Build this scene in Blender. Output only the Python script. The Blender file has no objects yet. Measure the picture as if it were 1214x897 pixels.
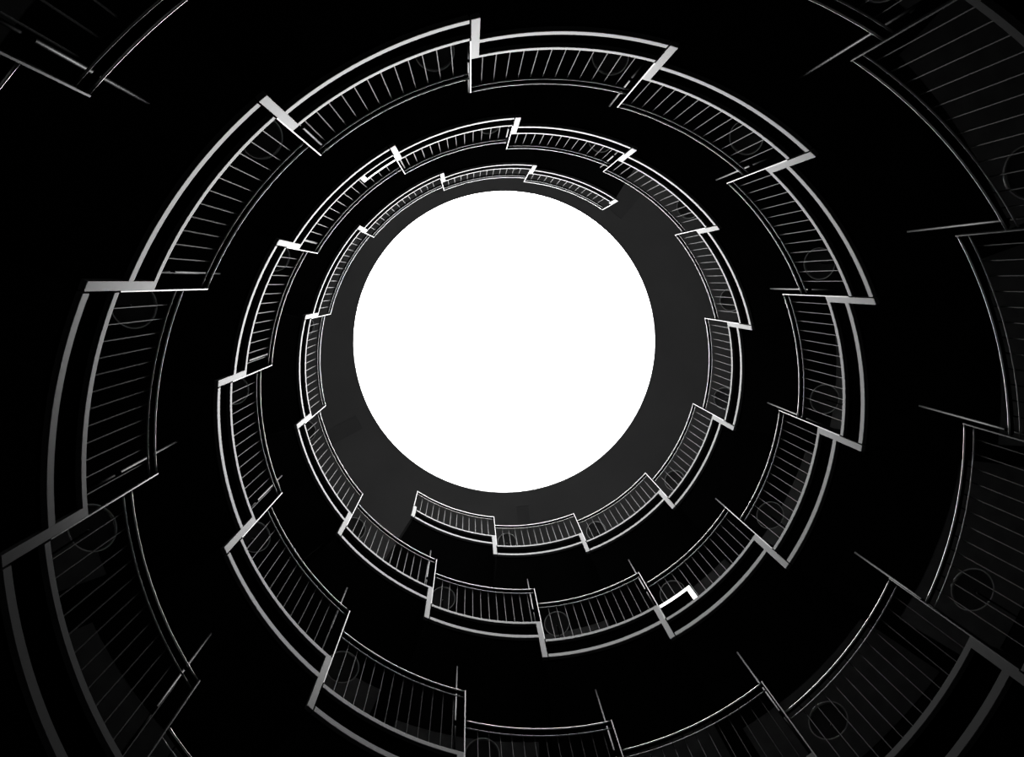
import bpy, bmesh, math
from math import sin, cos, pi, tau, radians
from mathutils import Matrix, Vector

SC = bpy.context.scene
COL = SC.collection
U = 2.0                                   # metres per void radius
# ---------------------------------------------------------------- survey of the stairwell (unit: void radius)
FPX = 1194.706                            # focal length in pixels of a 1214-wide picture
VPX, VPY = -49.184, -114.082              # where the zenith falls, from the picture centre
AX, AY = 0.22911, 0.40863                 # stair axis seen from the camera
H_TOP, RISE, FASC, RAIL = 5.32909, 0.20652, 0.19042, 0.44981
STEP_A, PHASE, W_END = 0.471, -1.0081, 0.020
H_CEIL, R_SKY, R_WALL, H_FLOOR = 6.70, 1.005, 1.80, -0.75
DTH = {0: [0.0001, -0.0041, -0.0052, -0.0049, -0.0021, 0.0014, 0.0022, 0.004, 0.0071, 0.0063, 0.0033, 0.0052, 0.0045, -0.0005, -0.0032, -0.0087, -0.0111, -0.0049, 0.0061],
       1: [0.0009, 0.0038, 0.0057, 0.0009, -0.0039, -0.0056, -0.0012, -0.0077, -0.004, 0.007, -0.0094, -0.0015, 0.0024, 0.0013, 0.0042, 0.0053, 0.0058, 0.0017, 0.0033, -0.0062, -0.0097]}
DHT = {0: [0.0034, 0.0028, 0.001, 0.0104, 0.0156, 0.0159, 0.01, -0.0037, -0.0111, 0.028, 0.0174, 0.0093, 0.0065, -0.0055, -0.0081, 0.0002, 0.014, 0.0068, 0.028],
       1: [-0.0261, -0.0257, 0.0009, 0.0046, -0.0106, -0.027, -0.0098, 0.0038, -0.0025, 0.0264, -0.0098, 0.0011, -0.0019, 0.0089, -0.011, -0.0073, -0.0131, -0.0178, -0.0207, -0.0225, 0.028]}
LAST = {0: 19, 1: 23}                     # lowest landing of each flight that is built


def ang(c, j):
    d = DTH[c][j] if 0 <= j < len(DTH[c]) else 0.0
    return PHASE + c * (pi + 0.00144) - j * STEP_A + d


def lev(c, j):
    d = DHT[c][j] if 0 <= j < len(DHT[c]) else 0.0
    return H_TOP - j * RISE + d


# ---------------------------------------------------------------- materials
def mat(name, col, rough=0.6, metal=0.0, spec=0.5, noise=0.0, scale=8.0, emit=0.0, ior=1.5):
    m = bpy.data.materials.new(name)
    m.use_nodes = True
    nt = m.node_tree
    b = nt.nodes['Principled BSDF']
    b.inputs['Roughness'].default_value = rough
    b.inputs['Metallic'].default_value = metal
    b.inputs['IOR'].default_value = ior
    b.inputs['Specular IOR Level'].default_value = spec
    c = (col, col, col, 1) if not isinstance(col, tuple) else col
    b.inputs['Base Color'].default_value = c
    if noise:
        tc = nt.nodes.new('ShaderNodeTexCoord')
        n = nt.nodes.new('ShaderNodeTexNoise')
        n.inputs['Scale'].default_value = scale
        n.inputs['Detail'].default_value = 6
        r = nt.nodes.new('ShaderNodeMapRange')
        r.inputs['To Min'].default_value = col * (1 - noise)
        r.inputs['To Max'].default_value = col * (1 + noise)
        nt.links.new(tc.outputs['Object'], n.inputs['Vector'])
        nt.links.new(n.outputs['Fac'], r.inputs['Value'])
        nt.links.new(r.outputs['Result'], b.inputs['Base Color'])
    if emit:
        b.inputs['Emission Color'].default_value = (1, 1, 1, 1)
        b.inputs['Emission Strength'].default_value = emit
    return m


M_BAND = mat('satin_grey_paint', 0.13, rough=0.30, noise=0.08, scale=14, ior=1.075)
M_POST = mat('gloss_post_paint', 0.10, rough=0.25, ior=1.2)
M_RAIL = mat('polished_rail_steel', 0.90, rough=0.30, metal=1.0)
M_ROD = mat('dull_rod_paint', 0.025, rough=0.4, ior=1.09)
M_DIM = mat('dark_rail_steel', 0.28, rough=0.35, metal=1.0)
M_DISH = mat('grey_dish_enamel', 0.05, rough=0.6, spec=0.2)
M_SOFF_LIT = mat('lit_soffit_tone', 0.35, rough=0.95, spec=0.0, noise=0.35, scale=9)  # paler tone stands in for light on the outer soffit
M_POLE = mat('grey_pole_paint', 0.06, rough=0.5, metal=1.0)
M_BLACK = mat('matt_black_paint', 0.0012, rough=1.0, spec=0.0)
M_SOFF = mat('shaded_soffit_plaster', 0.02, rough=0.95, spec=0.0, noise=0.3, scale=3)  # base darkened to hold the shade under the landings
M_TREAD = mat('grey_stone_tread', 0.25, rough=0.9, spec=0.1, noise=0.2, scale=6)
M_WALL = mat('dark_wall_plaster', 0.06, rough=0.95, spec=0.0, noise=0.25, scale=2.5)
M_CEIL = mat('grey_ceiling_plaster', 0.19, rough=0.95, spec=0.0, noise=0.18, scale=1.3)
M_BEAM = mat('darker_ceiling_strip', 0.16, rough=0.95, spec=0.0, noise=0.18, scale=2)
M_FLOOR = mat('dark_stone_floor', 0.12, rough=0.9, spec=0.1, noise=0.2, scale=3)
M_FRAME = mat('lit_lamp_diffuser', 0.8, emit=1.6)  # emission added so the white box frame reads bright
M_GLINT = mat('chrome_finial', 0.8, rough=0.2, metal=1.0)


# ---------------------------------------------------------------- mesh helpers (all in void-radius units, scaled by U)
def link(name, bm, m, parent=None, smooth=False):
    for v in bm.verts:
        v.co *= U
    bmesh.ops.recalc_face_normals(bm, faces=bm.faces)
    me = bpy.data.meshes.new(name)
    bm.to_mesh(me)
    bm.free()
    me.materials.append(m)
    if smooth:
        for p in me.polygons:
            p.use_smooth = True
    o = bpy.data.objects.new(name, me)
    COL.objects.link(o)
    if parent:
        o.parent = parent
    return o


def sweep(bm, prof, a0, a1, n, origin=1.0):
    """closed profile [(r, z)...] swept about the stair axis between two angles; local x = r - origin along angle 0"""
    rings = []
    for i in range(n + 1):
        a = a0 + (a1 - a0) * i / n
        rings.append([bm.verts.new((r * cos(a) - origin, r * sin(a), z)) for r, z in prof])
    k = len(prof)
    for i in range(n):
        for q in range(k):
            bm.faces.new((rings[i][q], rings[i][(q + 1) % k], rings[i + 1][(q + 1) % k], rings[i + 1][q]))
    bm.faces.new(rings[0])
    bm.faces.new(list(reversed(rings[-1])))


def rect(r0, r1, z0, z1, ch=0.0):
    if ch:
        return [(r0 + ch, z0), (r1, z0), (r1, z1), (r0 + ch, z1), (r0, z1 - ch), (r0, z0 + ch)]
    return [(r0, z0), (r1, z0), (r1, z1), (r0, z1)]


def circ(r, z, rad, k=8):
    return [(r + rad * cos(tau * i / k), z + rad * sin(tau * i / k)) for i in range(k)]


def rod(bm, p0, p1, rad, k=8):
    p0, p1 = Vector(p0), Vector(p1)
    d = (p1 - p0).normalized()
    u = d.orthogonal().normalized()
    w = d.cross(u)
    a = [bm.verts.new(p0 + rad * (u * cos(tau * i / k) + w * sin(tau * i / k))) for i in range(k)]
    b = [bm.verts.new(p1 + rad * (u * cos(tau * i / k) + w * sin(tau * i / k))) for i in range(k)]
    for i in range(k):
        bm.faces.new((a[i], a[(i + 1) % k], b[(i + 1) % k], b[i]))
    bm.faces.new(list(reversed(a)))
    bm.faces.new(b)


def lathe(bm, prof, k=32):
    rings = []
    for r, z in prof:
        if r < 1e-6:
            rings.append([bm.verts.new((0, 0, z))])
        else:
            rings.append([bm.verts.new((r * cos(tau * i / k), r * sin(tau * i / k), z)) for i in range(k)])
    for a, b in zip(rings, rings[1:]):
        for i in range(k):
            va = [a[0]] if len(a) == 1 else [a[i], a[(i + 1) % k]]
            vb = [b[0]] if len(b) == 1 else [b[(i + 1) % k], b[i]]
            if len(va) + len(vb) > 2:
                bm.faces.new(va + vb)


def empty(name, loc, rz, label, cat, group=None):
    o = bpy.data.objects.new(name, None)
    o.empty_display_size = 0.1
    COL.objects.link(o)
    o.location = Vector(loc) * U
    o.rotation_euler = (0, 0, rz)
    o['label'] = label
    o['category'] = cat
    if group:
        o['group'] = group
    return o


def structure(o, label):
    o['kind'] = 'structure'
    o['label'] = label
    o['category'] = o.name.split('_')[0].split('.')[0]
    return o


ORD = ['topmost', 'second', 'third', 'fourth', 'fifth', 'sixth', 'seventh', 'eighth', 'ninth', 'tenth', 'eleventh',
       'twelfth', 'thirteenth', 'fourteenth', 'fifteenth', 'sixteenth', 'seventeenth', 'eighteenth', 'nineteenth',
       'twentieth', 'twenty-first', 'twenty-second', 'twenty-third', 'twenty-fourth']
SIDE = {0: 'spiral ending right of skylight', 1: 'spiral ending below skylight'}
GRP = {0: 'flight ending right of the skylight', 1: 'flight ending below the skylight'}

# ---------------------------------------------------------------- the setting
def ring_slab(name, r0, r1, z0, z1, m, k=128):
    bm = bmesh.new()
    rings = []
    for i in range(k):
        a = tau * i / k
        rings.append([bm.verts.new((AX + r * cos(a), AY + r * sin(a), z)) for r, z in ((r0, z0), (r1, z0), (r1, z1), (r0, z1))])
    for i in range(k):
        A, B = rings[i], rings[(i + 1) % k]
        for q in range(4):
            bm.faces.new((A[q], A[(q + 1) % 4], B[(q + 1) % 4], B[q]))
    return link(name, bm, m)


bm = bmesh.new()
bmesh.ops.create_cone(bm, cap_ends=True, segments=96, radius1=R_WALL + .1, radius2=R_WALL + .1, depth=.1,
                      matrix=Matrix.Translation((AX, AY, H_FLOOR - .05)))
structure(link('floor', bm, M_FLOOR), 'dark stone floor at the foot of the stairwell')
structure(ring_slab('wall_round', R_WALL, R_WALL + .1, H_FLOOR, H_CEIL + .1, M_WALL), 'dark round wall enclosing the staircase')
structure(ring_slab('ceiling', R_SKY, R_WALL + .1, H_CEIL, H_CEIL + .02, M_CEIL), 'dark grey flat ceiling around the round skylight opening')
structure(ring_slab('trim_1', R_SKY + .002, R_SKY + .012, H_CEIL + .02, H_CEIL + .03, M_BLACK), 'thin black rim around the round skylight opening')


# ---------------------------------------------------------------- guard segments
def baluster_mesh():
    bm = bmesh.new()
    rod(bm, (0, 0, .1885), (0, 0, .647), .0017, 6)
    o = link('baluster', bm, M_ROD)
    me = o.data
    bpy.data.objects.remove(o)
    return me


BAL = baluster_mesh()
N_BAL = 12


def guard(c, j):
    a1, a0 = ang(c, j), ang(c, j + 1)
    am = (a0 + a1) / 2
    h0, h1 = a0 - am, a1 - am
    b = lev(c, j)
    t = empty('guard_segment', (AX + cos(am), AY + sin(am), b), am,
              'curved black guard with pale edge bands, %s from top of %s' % (ORD[j], SIDE[c]),
              'railing', 'guard segments of the ' + GRP[c])
    n = 20
    bm = bmesh.new(); sweep(bm, rect(.996, 1.0075, 0, .034, .002), h0 + W_END, h1 - .0043, n)
    link('lower_band', bm, M_BAND, t)
    bm = bmesh.new(); sweep(bm, rect(.996, 1.0075, FASC - .028, FASC, .002), h0 + W_END, h1 - .0043, n)
    link('upper_band', bm, M_BAND, t)
    bm = bmesh.new(); sweep(bm, rect(1.0078, 1.016, .002, FASC - .002), h0 + .001, h1, n)
    link('fascia_panel', bm, M_BLACK, t)
    dn = lev(c, j + 1) - b
    # flat upright at the lower end, running down to the level of the guard below
    bm = bmesh.new(); sweep(bm, rect(.996, 1.0075, dn, FASC, .002), h0, h0 + W_END - .0002, 2)
    link('end_band', bm, M_BAND, t)
    ht = FASC + RAIL
    # thin upright plate from the band of the guard below to this guard's rail
    bm = bmesh.new(); sweep(bm, rect(.9955, 1.003, dn + FASC + .001, ht, .0008), h0 - .0034, h0 - .0003, 1)
    link('end_post', bm, M_POST, t)
    if j == 0:
        bm = bmesh.new(); sweep(bm, rect(.996, 1.0075, 0, FASC + .06, .002), h1 + .0003, h1 + W_END, 2)
        link('end_band', bm, M_BAND, t)
        bm = bmesh.new(); sweep(bm, rect(.9955, 1.003, FASC + .061, ht, .0008), h1 + W_END - .0034, h1 + W_END, 1)
        link('end_post', bm, M_POST, t)
        h1 += W_END
    # leaning rail board with a bright front edge and a dull tube beneath it
    bm = bmesh.new()
    sweep(bm, [(1.0015, ht - .012), (1.0015, ht - .006), (1.015, ht + .016), (1.019, ht + .012)], h0 + .001, h1 - .005, n)
    link('handrail', bm, M_BLACK, t)
    bm = bmesh.new(); sweep(bm, circ(.998, ht - .007, .0026, 12), h0 + .0005, h1 - .005, n)
    link('edge_strip', bm, M_RAIL, t, True)
    bm = bmesh.new(); sweep(bm, circ(1.0045, ht - .042, .0023, 10), h0 + .001, h1 - .005, n)
    link('lower_rail', bm, M_DIM, t, True)
    for i in range(N_BAL):
        a = h0 + (h1 - h0) * (i + .95) / (N_BAL + 1.25)
        o = bpy.data.objects.new('baluster', BAL)
        COL.objects.link(o)
        o.parent = t
        o.location = Vector((1.0128 * cos(a) - 1, 1.0128 * sin(a), 0)) * U
    return t


def slab(c, j):
    a1, a0 = ang(c, j), ang(c, j + 1)
    am = (a0 + a1) / 2
    b = lev(c, j)
    t = bpy.data.objects.new('landing_slab', None)
    bm = bmesh.new(); sweep(bm, rect(1.0165, R_WALL, 0.006, .180), a0 - am, a1 - am, 14)
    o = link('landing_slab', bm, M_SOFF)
    o.location = Vector((AX + cos(am), AY + sin(am), b)) * U
    o.rotation_euler = (0, 0, am)
    o['kind'] = 'structure'
    o['label'] = 'shaded stair landing behind the %s guard from top of %s' % (ORD[j], SIDE[c])
    o['category'] = 'landing'
    o['group'] = 'stair landings'
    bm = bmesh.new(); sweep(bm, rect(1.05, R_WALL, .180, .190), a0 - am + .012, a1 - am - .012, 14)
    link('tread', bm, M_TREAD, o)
    bm = bmesh.new(); sweep(bm, rect(1.43, R_WALL - .01, .0, .0055), a0 - am + .03, a1 - am - .03, 12)  # pale patch put in for the lit outer part of the soffit
    link('soffit_lit_patch', bm, M_SOFF_LIT, o)
    if j > 0:
        bm = bmesh.new(); sweep(bm, rect(1.0165, R_WALL, .180, lev(c, j - 1) - b + .005), a1 - am - .006, a1 - am, 1)
        link('riser', bm, M_SOFF, o)
    bpy.data.objects.remove(t)


def pole(c, j):
    a = ang(c, j) + .010
    b = lev(c, j)
    z0 = lev(c, j - 1) - b + .190
    t = empty('tall_pole', (AX + 1.079 * cos(a), AY + 1.079 * sin(a), b + z0), a,
              'thin grey pole behind upper end of the %s guard, %s' % (ORD[j], SIDE[c]), 'pole', 'poles of the ' + GRP[c])
    bm = bmesh.new(); rod(bm, (0, 0, 0), (0, 0, 1.275 - z0), .0036, 10)
    link('shaft', bm, M_POLE, t, True)
    bm = bmesh.new(); rod(bm, (0, 0, .76 - z0), (0, 0, .80 - z0), .0044, 10)
    link('collar', bm, M_BLACK, t, True)
    bm = bmesh.new(); lathe(bm, [(0, 0), (.012, 0), (.012, .004), (.004, .006), (0, .006)], 16)
    link('base_plate', bm, M_DIM, t)


def dish(c, j):
    a = ang(c, j) - .0755
    b = lev(c, j)
    t = empty('dish_stand', (AX + 1.092 * cos(a), AY + 1.092 * sin(a), b + .190), a,
              'small round dish on a stem behind the %s guard, %s' % (ORD[j], SIDE[c]), 'stand', 'dish stands of the ' + GRP[c])
    z = .62 - .190
    bm = bmesh.new(); lathe(bm, [(0, z - .010), (.02, z - .009), (.047, z - .002), (.053, z + .006), (.050, z + .006), (.02, z - .003), (0, z - .004)])
    link('dish', bm, M_DISH, t, True)
    bm = bmesh.new()
    lathe(bm, [(.0545 + .0016 * cos(q), z + .005 + .0016 * sin(q)) for q in [-tau * i / 8 for i in range(9)]])
    link('rim', bm, M_RAIL, t, True)
    bm = bmesh.new(); rod(bm, (0, 0, 0), (0, 0, z - .010), .0022, 8)
    link('stem', bm, M_BLACK, t, True)
    bm = bmesh.new(); lathe(bm, [(0, z - .022), (.004, z - .020), (.005, z - .015), (.003, z - .010), (0, z - .009)], 12)
    link('finial', bm, M_GLINT, t, True)


for c in (0, 1):
    for j in range(LAST[c] + 1):
        guard(c, j)
        slab(c, j)
        if j > 6:
            pole(c, j)
        if j > 0:
            dish(c, j)


# ---------------------------------------------------------------- two dark boxes, one in each flight, white frames with added glow
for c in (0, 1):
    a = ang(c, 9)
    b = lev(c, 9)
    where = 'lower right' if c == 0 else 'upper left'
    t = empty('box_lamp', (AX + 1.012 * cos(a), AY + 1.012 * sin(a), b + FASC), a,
              'glowing white frame on a dark box behind the %s guard, %s' % (ORD[9], SIDE[c]), 'lamp')
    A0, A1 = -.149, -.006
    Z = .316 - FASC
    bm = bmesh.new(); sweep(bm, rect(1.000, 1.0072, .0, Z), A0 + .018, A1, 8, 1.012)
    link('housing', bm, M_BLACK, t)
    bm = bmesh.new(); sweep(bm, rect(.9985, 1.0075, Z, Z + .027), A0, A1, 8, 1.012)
    link('tube', bm, M_FRAME, t)
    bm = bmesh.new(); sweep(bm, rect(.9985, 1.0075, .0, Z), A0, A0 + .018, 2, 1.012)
    link('end_cap', bm, M_FRAME, t)

# ---------------------------------------------------------------- ceiling strips
for i, (a, w, r0) in enumerate(((radians(-50), .12, 1.12), (radians(152), .10, 1.10), (radians(84), .08, 1.10), (radians(205), .10, 1.12), (radians(-112), .08, 1.08))):
    bm = bmesh.new()
    bmesh.ops.create_cube(bm, size=1, matrix=Matrix.Translation(((r0 + R_WALL) / 2, 0, 0)) @ Matrix.Diagonal((R_WALL - r0 - .01, w, .004, 1)))
    o = link('trim_%d' % (i + 2), bm, M_BEAM)
    o.location = Vector((AX, AY, H_CEIL - .002)) * U
    o.rotation_euler = (0, 0, a)
    structure(o, 'shallow grey ceiling strip running outward from the skylight')

# ---------------------------------------------------------------- light: an overcast white sky through the round opening
w = bpy.data.worlds.new('overcast_sky')
SC.world = w
w.use_nodes = True
bg = w.node_tree.nodes['Background']
bg.inputs['Color'].default_value = (1, 1, 1, 1)
bg.inputs['Strength'].default_value = 10.0

L = bpy.data.lights.new('sky_portal', 'AREA')
L.shape = 'SQUARE'
L.size = 2 * R_SKY * U
L.cycles.is_portal = True
lo = bpy.data.objects.new('sky_portal', L)
COL.objects.link(lo)
lo.location = Vector((AX, AY, H_CEIL + .04)) * U

# ---------------------------------------------------------------- camera
cam = bpy.data.cameras.new('camera')
co = bpy.data.objects.new('camera', cam)
COL.objects.link(co)
SC.camera = co
cam.sensor_fit = 'HORIZONTAL'
cam.sensor_width = 36
cam.lens = 36 * FPX / 1214
cam.clip_start = .02
cam.clip_end = 100
z = Vector((VPX, VPY, FPX)).normalized()
x = (Vector((1, 0, 0)) - z[0] * z).normalized()
y = z.cross(x)
right = Vector((x[0], y[0], z[0]))
down = Vector((x[1], y[1], z[1]))
fwd = Vector((x[2], y[2], z[2]))
co.matrix_world = Matrix((right, -down, -fwd)).transposed().to_4x4()

SC.view_settings.view_transform = 'Standard'
SC.view_settings.look = 'None'
SC.view_settings.gamma = 1.0
SC.view_settings.exposure = 0.0
SC.view_settings.use_curve_mapping = False
SC.cycles.use_denoising = True
SC.cycles.sample_clamp_indirect = 4.0
SC.cycles.max_bounces = 8
SC.cycles.diffuse_bounces = 5
